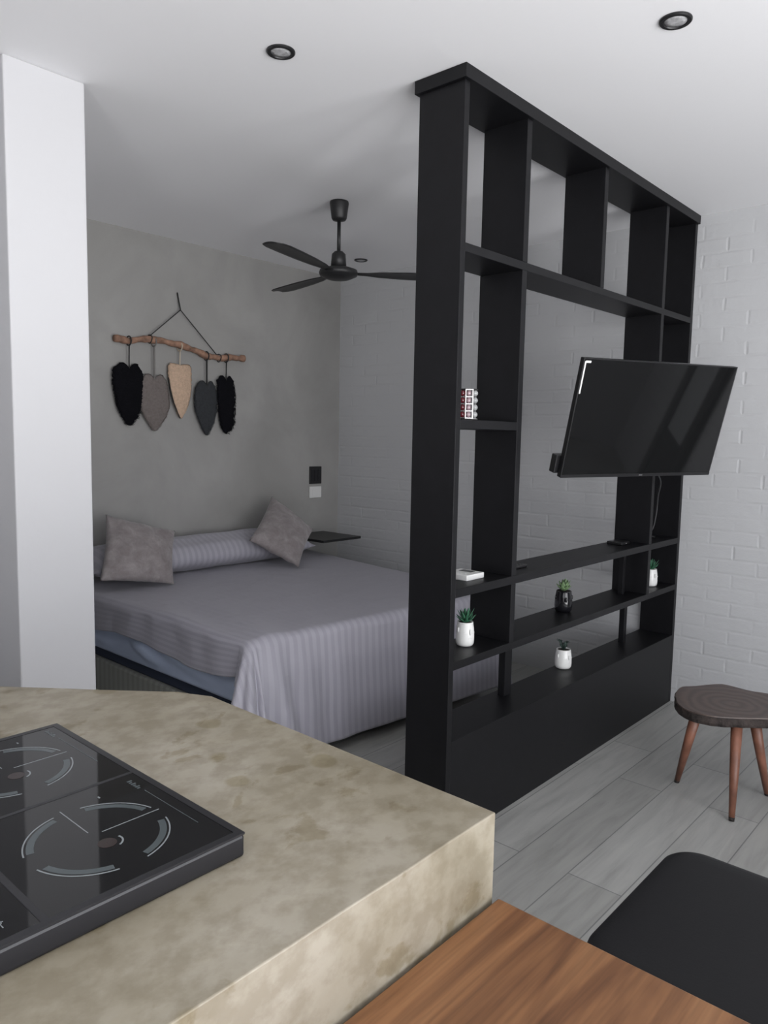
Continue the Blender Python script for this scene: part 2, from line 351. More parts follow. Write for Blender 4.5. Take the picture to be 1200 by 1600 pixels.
# ------------------------------------------------------------------ black shelf divider
XS, XL, Y0 = -1.5426, -1.7346, 2.098
sd = thing('shelf_divider', 'tall black open shelving unit dividing the bed from the living area, floor to ceiling', 'shelving unit', (-1.64, 3.17, 0))
def board(name, *a): return obj(name, box(*a), M['black'], sd, bevel=.0015)
ZT = 2.655
board('side_panel', XL, XS, Y0, Y0 + .028, 0, ZT)
board('side_panel', XL, XS, 4.220, YB - .001, 0, ZT)
board('top_trim', XL - .013, XS + .013, Y0 - .013, YB - .001, ZT, H - .0005)
# upper long shelf, rising a little towards the wall
bm = box(XL, XS, Y0 + .028, 4.220, 2.110, 2.140)
for v in bm.verts: v.co.z += .018 * (v.co.y - Y0) / 2.1
obj('shelf', bm, M['black'], sd, bevel=.0015)
board('shelf', XL, XS, Y0 + .028, 2.492, 1.515, 1.547)
board('shelf', XL, XS, Y0 + .028, 4.220, .918, .950)
board('shelf', XL, XS, Y0 + .028, 4.220, .655, .685)
for y, segs in ((2.492, ((.685, .918), (.950, 2.113), (2.144, ZT))), (3.820, ((.685, .918), (.950, 2.126), (2.155, ZT))), (3.133, ((2.149, ZT),))):
    for z0, z1 in segs: board('upright', XL, XS, y, y + .033, z0, z1)
board('base_box', XL, XS, Y0 + .028, 4.220, 0, .392)
board('post', -1.700, -1.668, 2.668, 2.722, .392, .655)
board('post', -1.700, -1.672, 3.856, 3.892, .392, .655)
board('post', -1.655, -1.628, 3.716, 3.743, .685, .918)

# ------------------------------------------------------------------ television
def tv():
    yaw, til, rol = -.408, .262, .012; s = .80 / .73
    c = Vector((-1.124 * s, 2.742 * s, 1.4827 + .0763 * s)); W, Hh = .80, .80 * .588
    n = Vector((math.cos(yaw) * math.cos(til), math.sin(yaw) * math.cos(til), -math.sin(til)))
    r = Vector((-math.sin(yaw), math.cos(yaw), 0)); u = n.cross(r)
    r2 = r * math.cos(rol) + u * math.sin(rol); u2 = -r * math.sin(rol) + u * math.cos(rol)
    t = thing('television', 'flat black television tilted down on a wall arm in front of the shelving', 'television', c)
    def slab(a0, a1, b0, b1, d0, d1):
        bm = box(a0, a1, b0, b1, d0, d1)
        for v in bm.verts: v.co = c + r2 * v.co.x + u2 * v.co.y + n * v.co.z
        return bm
    obj('casing', slab(-W / 2, W / 2, -Hh / 2, Hh / 2, -.022, -.001), M['tv_frame'], t, bevel=.003)
    bm = bmesh.new(); e = .0045; eb = .013
    def bx(*a):
        b_ = box(*a)
        for v in b_.verts: v.co = c + r2 * v.co.x + u2 * v.co.y + n * v.co.z
        me = bpy.data.meshes.new('t'); b_.to_mesh(me); b_.free(); bm.from_mesh(me); bpy.data.meshes.remove(me)
    bx(-W / 2, W / 2, Hh / 2 - e, Hh / 2, -.001, .002); bx(-W / 2, W / 2, -Hh / 2, -Hh / 2 + eb, -.001, .003)
    bx(-W / 2, -W / 2 + e, -Hh / 2 + eb, Hh / 2 - e, -.001, .002); bx(W / 2 - e, W / 2, -Hh / 2 + eb, Hh / 2 - e, -.001, .002)
    obj('bezel', bm, M['tv_frame'], t, bevel=.0008)
    obj('screen', slab(-W / 2 + e, W / 2 - e, -Hh / 2 + eb, Hh / 2 - e, -.001, .0008), M['tv_glass'], t)
    obj('logo', slab(.0, .018, -Hh / 2 + .004, -Hh / 2 + .008, .003, .0034), M['steel'], t)
    obj('rear_housing', slab(-.26, .26, -.19, .06, -.055, -.022), M['tv_frame'], t, bevel=.012)
    k = obj('side_box', slab(-W / 2 - .018, -W / 2 + .03, -Hh / 2 + .012, -Hh / 2 + .085, -.055, -.0225), M['tv_frame'], t, bevel=.003)
    # strip of clear edge film at the top left corner
    bm = bmesh.new()
    for a in ((-W / 2 + .006, -W / 2 + .012, .10, Hh / 2 - .012), (-W / 2 + .010, -W / 2 + .034, Hh / 2 - .018, Hh / 2 - .010)):
        bx(a[0], a[1], a[2], a[3], .0009, .0022)
    f = obj('edge_film', bm, M['plastic_white'], t); f['label'] = 'white sticker strip at corner'
    # arm back to the upright of the unit
    w = t
    back = c - n * .056
    obj('plate', box(XS + .0005, XS + .012, 3.822, 3.851, 1.46, 1.66), M['black_metal'], w)
    elbow = Vector((-1.44, 3.50, 1.56))
    obj('arm', tube([(XS + .012, 3.836, 1.56), elbow, back + Vector((-.03, .03, 0))], .012, 10), M['black_metal'], w, smooth=True)
    b_ = box(-.1, .1, -.1, .1, -.062, -.0555)
    for v in b_.verts: v.co = c + r2 * v.co.x + u2 * v.co.y + n * v.co.z
    obj('mounting_plate', b_, M['black_metal'], w)
    # cable down to the shelf
    st = c + r2 * .12 - u2 * .16 - n * .03
    pts = [Vector((-1.50, 3.62, 1.42)), Vector((-1.56, 3.80, 1.30)), Vector((-1.565, 3.93, 1.22)), Vector((-1.575, 3.965, 1.12)), Vector((-1.59, 3.93, 1.02)), Vector((-1.61, 3.90, .99)), Vector((-1.60, 4.02, .975)), Vector((-1.62, 4.10, .962)), Vector((-1.66, 4.15, .955))]
    pts = [Vector((-1.40, 3.45, 1.45))] + [p + Vector((.03 if p.y < 3.87 else 0, 0, 0)) for p in pts]
    pts = [pts[0], Vector((-1.49, 3.70, 1.36)), Vector((-1.52, 3.87, 1.28)), Vector((-1.56, 3.95, 1.20)), Vector((-1.575, 3.975, 1.10)), Vector((-1.58, 3.95, 1.02)), Vector((-1.60, 3.91, .985)), Vector((-1.60, 3.99, .972)), Vector((-1.62, 4.08, .958)), Vector((-1.67, 4.14, .955))]
    sm = []
    for i in range(len(pts) - 1):
        p0, p1, p2, p3 = pts[max(i - 1, 0)], pts[i], pts[i + 1], pts[min(i + 2, len(pts) - 1)]
        for k in range(6):
            q = k / 6; sm.append(.5 * ((2 * p1) + (p2 - p0) * q + (2 * p0 - 5 * p1 + 4 * p2 - p3) * q * q + (3 * p1 - p0 - 3 * p2 + p3) * q ** 3))
    cb = obj('cable', tube(sm, .0035, 8), simple('cable_black', (.03, .03, .032), .45), None, loc=(-1.6, 4.0, .95), smooth=True)
    tag(cb, 'thin black cable hanging below the television down to the long shelf', 'cable')
tv()

# ------------------------------------------------------------------ small things on the shelves
def ell(c, rx, ry, rz, bm, seg=12, rot=None):
    m_ = Matrix.Translation(c) @ (rot.to_4x4() if rot else Matrix.Identity(4)) @ Matrix.Diagonal((rx, ry, rz, 1))
    bmesh.ops.create_uvsphere(bm, u_segments=seg, v_segments=seg // 2 + 2, radius=1, matrix=m_)
def leaf_bm(base, az, tilt, L, w, bm):
    d = Vector((math.cos(az) * math.sin(tilt), math.sin(az) * math.sin(tilt), math.cos(tilt)))
    s = Vector((-math.sin(az), math.cos(az), 0)); nn = d.cross(s)
    prof = [(0, .35), (.2, .8), (.45, 1), (.7, .75), (.9, .35), (1, .02)]; rings = []
    for q, ww in prof:
        cen = base + d * L * q + Vector((0, 0, 1)) * L * .18 * q * q
        rings.append([bm.verts.new(cen + s * w * ww * a + nn * w * .35 * ww * b_) for a, b_ in ((1, 0), (.6, .8), (-.6, .8), (-1, 0), (-.5, -.7), (.5, -.7))])
    for a, b_ in zip(rings, rings[1:]):
        for i in range(6): bm.faces.new((a[i], a[(i + 1) % 6], b_[(i + 1) % 6], b_[i]))
    bm.faces.new(rings[0]); bm.faces.new(rings[-1])
def face_pot(cx, cy, z, r, h, pm, lm, label, face_az, kind, seed):
    random.seed(seed)
    t = thing('potted_succulent', label, 'potted plant', (cx, cy, z))
    prof = [(0, 0), (r * .72, 0), (r * .86, h * .03), (r * .97, h * .12), (r, h * .28), (r * .99, h * .5), (r * .94, h * .75), (r * .86, h * .93), (r * .85, h), (r * .78, h), (r * .77, h * .93), (0, h * .92)]
    bm = lathe(prof, cx, cy, z, 40)
    fx, fy = math.cos(face_az), math.sin(face_az); rot = Matrix.Rotation(face_az, 3, 'Z')
    def on(az, hh, k=1.0): return Vector((cx + math.cos(face_az + az) * r * .95 * k, cy + math.sin(face_az + az) * r * .95 * k, z + h * hh))
    ell(on(0, .62, 1.02), r * .16, r * .13, h * .13, bm, 14, rot)          # nose
    for sgn in (-1, 1):
        ell(on(sgn * 1.45, .68, 1.0), r * .10, r * .10, h * .11, bm, 12)    # ears
    pot = obj('pot', bm, pm, t, smooth=True)
    eb = bmesh.new()
    for sgn in (-1, 1):                                                     # raised closed eyes and a small mouth
        pts = [Vector((cx + math.cos(face_az + sgn * .5 + a) * (r * 1.0 + .0004), cy + math.sin(face_az + sgn * .5 + a) * (r * 1.0 + .0004), z + h * .60 - h * .035 * math.cos(a * 6))) for a in [x * .05 for x in range(-5, 6)]]
        tube(pts, .0007, 6, eb)
    pts = [Vector((cx + math.cos(face_az + a) * (r * 1.005), cy + math.sin(face_az + a) * (r * 1.005), z + h * .36)) for a in [x * .05 for x in range(-4, 5)]]
    tube(pts, .0007, 6, eb)
    obj('face', eb, pm, pot, smooth=True)
    obj('soil', lathe([(0, h * .90), (r * .765, h * .91), (r * .765, h * .95), (0, h * .955)], cx, cy, z, 24), M['soil'], t)
    lb = bmesh.new(); base = Vector((cx, cy, z + h * .94))
    if kind == 'rosette':
        for ring, (n, ti, L) in enumerate(((5, .25, .055), (7, .65, .058), (8, 1.05, .050))):
            for k in range(n): leaf_bm(base, 2 * PI * k / n + ring * .4 + random.uniform(-.1, .1), ti + random.uniform(-.1, .1), L * random.uniform(.85, 1.1) * r / .037, .0085, lb)
    elif kind == 'round':
        for ring, (n, ti, L) in enumerate(((4, .2, .034), (7, .6, .036), (8, 1.0, .032))):
            for k in range(n): leaf_bm(base + Vector((0, 0, .004)), 2 * PI * k / n + ring * .5, ti, L * 1.3 * random.uniform(.9, 1.15), .013, lb)
    else:   # branching fingers
        for k in range(7):
            az = 2 * PI * k / 7 + random.uniform(-.3, .3); ti = random.uniform(.15, .75); L = random.uniform(.04, .06)
            d = Vector((math.cos(az) * math.sin(ti), math.sin(az) * math.sin(ti), math.cos(ti)))
            tube([base, base + d * L * .5, base + d * L + Vector((0, 0, .004))], [.0035, .0045, .003], 8, lb)
            for q in range(4): leaf_bm(base + d * L * (.4 + .18 * q), az + q * 1.9, ti + .7, .016, .004, lb)
    obj('succulent', lb, lm, t, smooth=True)
view = lambda x, y: math.atan2(-y, -x)
face_pot(-1.650, 2.343, .685, .036, .094, M['white_gloss'], M['leaf'], 'white face pot with green spiky succulent on the lower shelf beside the end panel', view(-1.65, 2.34) + .6, 'rosette', 1)
face_pot(-1.664, 3.150, .685, .041, .098, M['black_gloss'], M['leaf_pale'], 'glossy black pot with a pale green succulent, middle of the lower shelf', view(-1.66, 3.15) + .3, 'round', 2)
face_pot(-1.690, 3.222, .392, .040, .092, M['white_gloss'], M['leaf_dark'], 'white face pot with dark stubby succulent standing on the black base box', view(-1.7, 3.22) + .75, 'fingers', 3)
face_pot(-1.628, 4.075, .685, .038, .096, M['white_gloss'], M['leaf'], 'white pot with green succulent in the small far compartment against the brick wall', view(-1.63, 4.07) + .7, 'rosette', 4)

def spice():
    cx, cy, z = -1.588, 2.228, 1.547
    t = thing('spice_rack', 'small white framed rack tower of jars on the short shelf', 'rack', (cx, cy, z))
    az0 = math.atan2(-cy, -cx)
    bm = lathe([(0, 0), (.036, 0), (.038, .003), (.036, .007), (0, .007)], cx, cy, z, 32)
    obj('base', bm, M['steel'], t, smooth=False)
    obj('top_disc', lathe([(0, .106), (.036, .106), (.036, .110), (0, .110)], cx, cy, z, 32), M['black_metal'], t)
    A = [az0 + .15 + k * PI / 2 for k in range(4)]
    for az in (A[0],):
        d = Vector((math.cos(az), math.sin(az), 0)); s = Vector((-d.y, d.x, 0)); bm = bmesh.new()
        def bar(a0, a1, z0, z1):
            b_ = bmesh.new(); vs = [b_.verts.new(Vector((cx, cy, z)) + d * dd + s * aa + Vector((0, 0, zz))) for aa in (a0, a1) for dd in (.036, .040) for zz in (z0, z1)]
            for f in ((0, 1, 3, 2), (4, 6, 7, 5), (0, 4, 5, 1), (2, 3, 7, 6), (0, 2, 6, 4), (1, 5, 7, 3)): b_.faces.new([vs[i] for i in f])
            me = bpy.data.meshes.new('t'); b_.to_mesh(me); b_.free(); bm.from_mesh(me); bpy.data.meshes.remove(me)
        bar(-.014, -.011, .004, .108); bar(.011, .014, .004, .108)
        for k in range(5): bar(-.011, .011, .005 + .025 * k, .008 + .025 * k)
        obj('frame', bm, M['rack_white'], t)
    obj('column', lathe([(0, .007), (.012, .007), (.012, .106), (0, .106)], cx, cy, z, 20), M['steel'], t)
    POS = ('bottom', 'second from bottom', 'second from top', 'topmost')
    for k in range(4):
        for col_, daz, rr, m_, lab in (('front', 0, .0255, 'jar_mauve', 'mauve jar behind the white frame of the spice rack'), ('left', -PI / 4, .031, 'jar_red', 'dark red jar in the left column of the spice rack'), ('right', PI / 4, .031, 'glass_jar', 'clear jar in the right column of the spice rack')):
            az = A[0] + daz; d = Vector((math.cos(az), math.sin(az), 0)); c = Vector((cx, cy, z + .0195 + .025 * k)) + d * rr
            bm = bmesh.new(); ell(c, .0092 if col_ == 'front' else .0115, .0092 if col_ == 'front' else .0115, .0112, bm, 16)
            tag(obj('spice_jar', bm, M[m_], None, loc=c, smooth=True), POS[k] + ' ' + lab, 'jar', 'jars in the spice rack')
spice()

t = thing('thermostat', 'flat white square device with a small grey display lying on the shelf', 'device', (-1.66, 2.335, .95))
obj('casing', box(-1.716, -1.603, 2.278, 2.392, .950, .972), M['plastic_white'], t, bevel=.003)
obj('display', box(-1.69, -1.635, 2.345, 2.378, .972, .9728), M['screen_grey'], t)
bm = bmesh.new()
for k in range(3): box(-1.690 + .024 * k, -1.675 + .024 * k, 2.300, 2.308, .972, .9735, bm)
obj('button', bm, M['plastic_white'], t)
t = thing('remote_control', 'small black remote lying on the long shelf just past the first upright', 'remote', (-1.62, 2.665, .95))
obj('casing', box(-1.655, -1.615, 2.60, 2.73, .950, .963), M['black_metal'], t, bevel=.004)
bm = bmesh.new()
for i in range(2):
    for k in range(5): box(-1.646 + .016 * i, -1.640 + .016 * i, 2.615 + k * .022, 2.623 + k * .022, .963, .9642, bm)
obj('button', bm, M['hob_body'], t)
t = thing('media_box', 'small flat black box on the long shelf under the television', 'device', (-1.66, 3.70, .95))
obj('casing', box(-1.70, -1.615, 3.655, 3.75, .950, .968), M['tv_frame'], t, bevel=.004)
obj('light', box(-1.6149, -1.6142, 3.70, 3.705, .957, .960), M['plastic_white'], t)

# ------------------------------------------------------------------ bed
XF, YN, YF_, ZB = -2.44, 1.95, 3.63, .60
def fbm(x, y, z=0): return noise.noise(Vector((x, y, z))) + .5 * noise.noise(Vector((2 * x, 2 * y, z + 5)))
def skew(bm):        # the foot end of the bed is slightly out of square
    for v in bm.verts:
        f = max(0, min(1, (v.co.x + 4.25) / 1.8)); v.co.x += .10 * (v.co.y - 2.45) * f; v.co.y += .18 * (v.co.y - 1.95) * (1 - f)
    return bm
bed = thing('bed', 'double bed with olive ribbed base and mattress against the grey wall', 'bed', (-3.35, 2.9, 0))
obj('base', skew(box(XG + .015, XF - .06, YN + .045, YF_ - .03, .04, .23)), M['bed_base'], bed, bevel=.015)
obj('gap_shade_block', skew(box(XG + .015, XF - .07, YN + .06, YF_ - .04, .2305, .30)), M['navy'], bed, bevel=.01)  # shadow strip under the mattress, put in as a dark navy block
def mattress():
    bm = bmesh.new(); n, m2 = 90, 26; x0, x1, y0, y1, z0, z1 = XG + .012, XF - .045, YN + .03, YF_ - .04, .302, ZB - .014
    def face(fn, nn, mm):
        g = [[bm.verts.new(fn(i / nn, j / mm)) for j in range(mm + 1)] for i in range(nn + 1)]
        for i in range(nn):
            for j in range(mm): bm.faces.new((g[i][j], g[i + 1][j], g[i + 1][j + 1], g[i][j + 1]))
    def side(u, v):   # near side: a loosely tucked sheet with slanting creases
        x = x0 + (x1 - x0) * u; z = z0 + (z1 - z0) * v; e = max(0, min(1, (.62 - v) / .2)) * math.sin(PI * min(1, max(0, v))) * math.sin(PI * min(1, max(0, u)))
        w = .030 * fbm(x * 3 + z * 6, z * 7 - x * 1.5, 2) + .016 * abs(math.sin((x * 2.2 + z * 7) * 3.1 + 2 * fbm(x * 3, z * 3)))
        return Vector((x, y0 - e * (.012 + w), z))
    face(side, n, m2)
    face(lambda u, v: Vector((x0 + (x1 - x0) * u, y1, z0 + (z1 - z0) * v)), n, m2); face(lambda u, v: Vector((x1, y0 + (y1 - y0) * u, z0 + (z1 - z0) * v)), 10, m2)
    face(lambda u, v: Vector((x0, y0 + (y1 - y0) * u, z0 + (z1 - z0) * v)), 10, m2)
    face(lambda u, v: Vector((x0 + (x1 - x0) * u, y0 + (y1 - y0) * v, z1)), n, 10); face(lambda u, v: Vector((x0 + (x1 - x0) * u, y0 + (y1 - y0) * v, z0)), n, 10)
    bmesh.ops.remove_doubles(bm, verts=bm.verts[:], dist=.0005)
    return skew(bm)
obj('mattress', mattress(), M['sheet'], bed, smooth=True)
for x in (XG + .1, XF - .2):
    for y in (YN + .12, YF_ - .12):
        obj('leg', lathe([(0, 0), (.025, 0), (.03, .05), (0, .05)], x, y, 0, 16), M['black_metal'], bed)

def bedspread():
    bm = bmesh.new(); uvl = bm.loops.layers.uv.new('UV'); Rr = .045; q = PI * Rr / 2
    x0 = -4.25; LX = (XF - Rr) - x0; foot = .50; side = .26
    nx, ny = 170, 190; W = (YF_ - Rr) - (YN + Rr)
    grid = []; uvs = {}
    for i in range(nx + 1):
        row = []
        a = (LX + foot + q) * i / nx
        for j in range(ny + 1):
            hangv = side
            v_ = -(side + q) + (W + 2 * (side + q)) * j / ny
            X = x0 + min(a, LX); u = max(0, a - LX)
            if v_ < 0: Y = YN + Rr; v = -v_; sg = -1
            elif v_ > W: Y = YF_ - Rr; v = v_ - W; sg = 1
            else: Y = YN + Rr + v_; v = 0; sg = 0
            hem = 1.0
            if sg == -1:      # the near side hangs lower towards the head
                hem = .64 - .06 * min(1, a / LX) + .07 * math.sin(a * 5.2 + .4)
            v *= hem if u == 0 else (hem + (1 - hem) * min(1, u / .2))
            r = math.hypot(u, v); th = math.atan2(v, u) if r > 0 else 0
            if r <= q: h, dz = Rr * math.sin(r / Rr), Rr * (1 - math.cos(r / Rr))
            else: h, dz = Rr + .07 * (r - q), Rr + (r - q) * .995
            k = max(0, r - .03)
            if u > 0 and v > 0:
                h += (1 if sg == -1 else .12) * k * (.50 * math.sin(2 * th) * (1 + .35 * math.sin(9 * th + .6))) + .045 * min(1, k * 4) * math.sin(13 * th + .5) * math.sin(2 * th)
                dz = min(dz, ZB - .02 - .0 * th)
            elif u > 0: h += .006 * min(1, k * 3) * (math.sin(v_ * 17 + 1.0) + .6 * math.sin(v_ * 31)) * math.exp(-v_ * .8) + .045 * min(1, k * 3) * (abs(math.sin(v_ * 19 + .3 - k * 3)) ** 1.6) * math.exp(-((v_ - .12) / .16) ** 2)
            elif v > 0: h += min(1, k * 4) * (.010 * math.sin(a * 9) + .006 * math.sin(a * 23 + 1)) + .03 * k
            z = ZB - dz
            if z < .03: z = .03
            top = max(0, 1 - r / .08)
            z += .006 * fbm(X * 2.2, Y * 2.2) * top + .0035 * fbm(X * 7, Y * 4, 3) * top
            if r > .05: h += .006 * fbm(X * 5 + u * 4, Y * 5 + v * 4, 9)
            # a lengthwise fold near the left edge of the top
            if top > 0 and Y < YN + .45 and X > -3.3: z += .008 * math.sin((Y - YN) * 26 + X * 6) * (1 - (Y - YN) / .45) * top
            P = Vector((X + math.cos(th) * h * (1 if r > 0 else 0), Y + (sg * math.sin(th) * h if r > 0 else 0), z))
            vv = bm.verts.new(P); row.append(vv); uvs[vv] = (a, v_)
        grid.append(row)
    for i in range(nx):
        for j in range(ny):
            f = bm.faces.new((grid[i][j], grid[i + 1][j], grid[i + 1][j + 1], grid[i][j + 1]))
            for lp in f.loops: lp[uvl].uv = uvs[lp.vert]
    for v in bm.verts: v.co.z += .004
    skew(bm)
    o = obj('bedspread', bm, M['spread'], None, loc=(-3.2, 2.9, ZB), smooth=True, solid=.006)
    tag(o, 'grey satin striped bedspread draped over the bed and down its foot', 'bedspread')
bedspread()

def pillow_bm(cx, cy, cz, lx, ly, lz, tilt, seed, n=36):
    bm = bmesh.new(); top = {}; bot = {}
    rot = Matrix.Rotation(tilt, 3, 'Y')
    for i in range(n + 1):
        for j in range(n + 1):
            s, t_ = 2 * i / n - 1, 2 * j / n - 1
            pin = 1 - .06 * (1 - abs(s) ** 2) * abs(t_) ** 6; pin2 = 1 - .05 * (1 - abs(t_) ** 2) * abs(s) ** 6
            hgt = ((1 - abs(s) ** (2.6 if ly < 1.5 else 2.0)) * (1 - abs(t_) ** (3.2 if ly < 1.5 else 9))) ** .62
            x, y = s * lx / 2 * pin2, t_ * ly / 2 * pin
            w = .012 * fbm(s * 2 + seed, t_ * 3) * hgt
            for dct, sg in ((top, 1), (bot, -1)):
                if sg == -1 and (i in (0, n) or j in (0, n)): bot[i, j] = top[i, j]; continue
                p = rot @ Vector((x, y, sg * (lz / 2 * hgt) + w))
                dct[i, j] = bm.verts.new(p + Vector((cx, cy, cz)))
    for i in range(n):
        for j in range(n):
            for dct in (top, bot): bm.faces.new((dct[i, j], dct[i + 1, j], dct[i + 1, j + 1], dct[i, j + 1]))
    return bm
bm = pillow_bm(-4.085, 2.84, .722, .345, 1.68, .20, R(9), 1.0, 44)
for v in bm.verts: v.co.z += .012 * fbm(v.co.y * 2.2, 1) * max(0, (v.co.z - .62) / .2)
tag(obj('bolster_pillow', bm, M['pillowcase'], None, loc=(-4.12, 2.9, .605), smooth=True), 'long grey striped bolster pillow along the grey wall, behind both velvet cushions', 'pillow')

def cushion(corners, thick, label, seed):
    TL, TR, BR, BL = [Vector(c) for c in corners]; n = 34
    nrm = ((TR - TL).cross(BL - TL)).normalized()
    if nrm.x < 0: nrm = -nrm
    bm = bmesh.new(); F, B = {}, {}
    for i in range(n + 1):
        for j in range(n + 1):
            s, t_ = i / n, j / n; a, b_ = 2 * s - 1, 2 * t_ - 1
            a2 = a * (1 - .07 * (1 - b_ * b_) * abs(a) ** 4); b2 = b_ * (1 - .07 * (1 - a * a) * abs(b_) ** 4)
            s2, t2 = (a2 + 1) / 2, (b2 + 1) / 2
            P = TL * (1 - s2) * (1 - t2) + TR * s2 * (1 - t2) + BR * s2 * t2 + BL * (1 - s2) * t2
            hgt = ((1 - abs(a) ** 2.2) * (1 - abs(b_) ** 2.2)) ** .6
            w = .010 * fbm(s * 5 + seed, t_ * 5) * min(1, hgt * 2) + .004 * fbm(s * 17, t_ * 17 + seed)
            F[i, j] = bm.verts.new(P + nrm * (thick / 2 * hgt + w))
            B[i, j] = F[i, j] if (i in (0, n) or j in (0, n)) else bm.verts.new(P + nrm * (-thick / 2 * hgt + w))
    for i in range(n):
        for j in range(n):
            for D in (F, B): bm.faces.new((D[i, j], D[i + 1, j], D[i + 1, j + 1], D[i, j + 1]))
    base = (TL + TR + BL + BR) / 4; base.z = min(c[2] for c in corners)
    tag(obj('cushion', bm, M['velvet'], None, loc=base, smooth=True), label, 'cushion')
cushion([(-4.02, 2.135, 1.01), (-3.93, 2.53, .893), (-3.72, 2.385, .615), (-3.76, 1.955, .685)], .15, 'square mauve velvet cushion lying back on the left pillow, nearest the white pillar', 1)
cushion([(-4.12, 3.44, 1.045), (-3.86, 3.60, .825), (-3.63, 3.26, .622), (-3.86, 3.035, .795)], .15, 'square mauve velvet cushion standing on one corner, near the floating bedside shelf', 5)

# ------------------------------------------------------------------ things on the grey wall
t = thing('bedside_shelf', 'thin black floating bedside shelf on the grey wall corner', 'shelf', (XG, 3.9, .72))
obj('board', box(XG + .001, -3.86, 3.70, 4.09, .715, .733), M['black_metal'], t, bevel=.002)
obj('bracket', box(XG + .001, XG + .02, 3.75, 4.05, .690, .7149), M['black_metal'], t)
t = thing('light_switch', 'black rectangular switch plate on the grey wall, above the white socket', 'switch', (XG, 3.998, 1.105))
obj('plate', box(XG + .0005, XG + .010, 3.936, 4.060, 1.108, 1.243), M['black_metal'], t, bevel=.003)
for k in range(3):
    obj('rocker', box(XG + .010, XG + .013, 3.948 + .036 * k, 3.977 + .036 * k, 1.13, 1.22), M['hob_body'], t)
t = thing('wall_socket', 'small white socket plate on the grey wall, below the black switch', 'socket', (XG, 3.998, 1.0))
obj('plate', box(XG + .0005, XG + .009, 3.938, 4.060, 1.000, 1.088), M['plastic_white'], t, bevel=.003)
obj('insert', box(XG + .009, XG + .011, 3.965, 4.033, 1.022, 1.066), M['plastic_white'], t, bevel=.001)

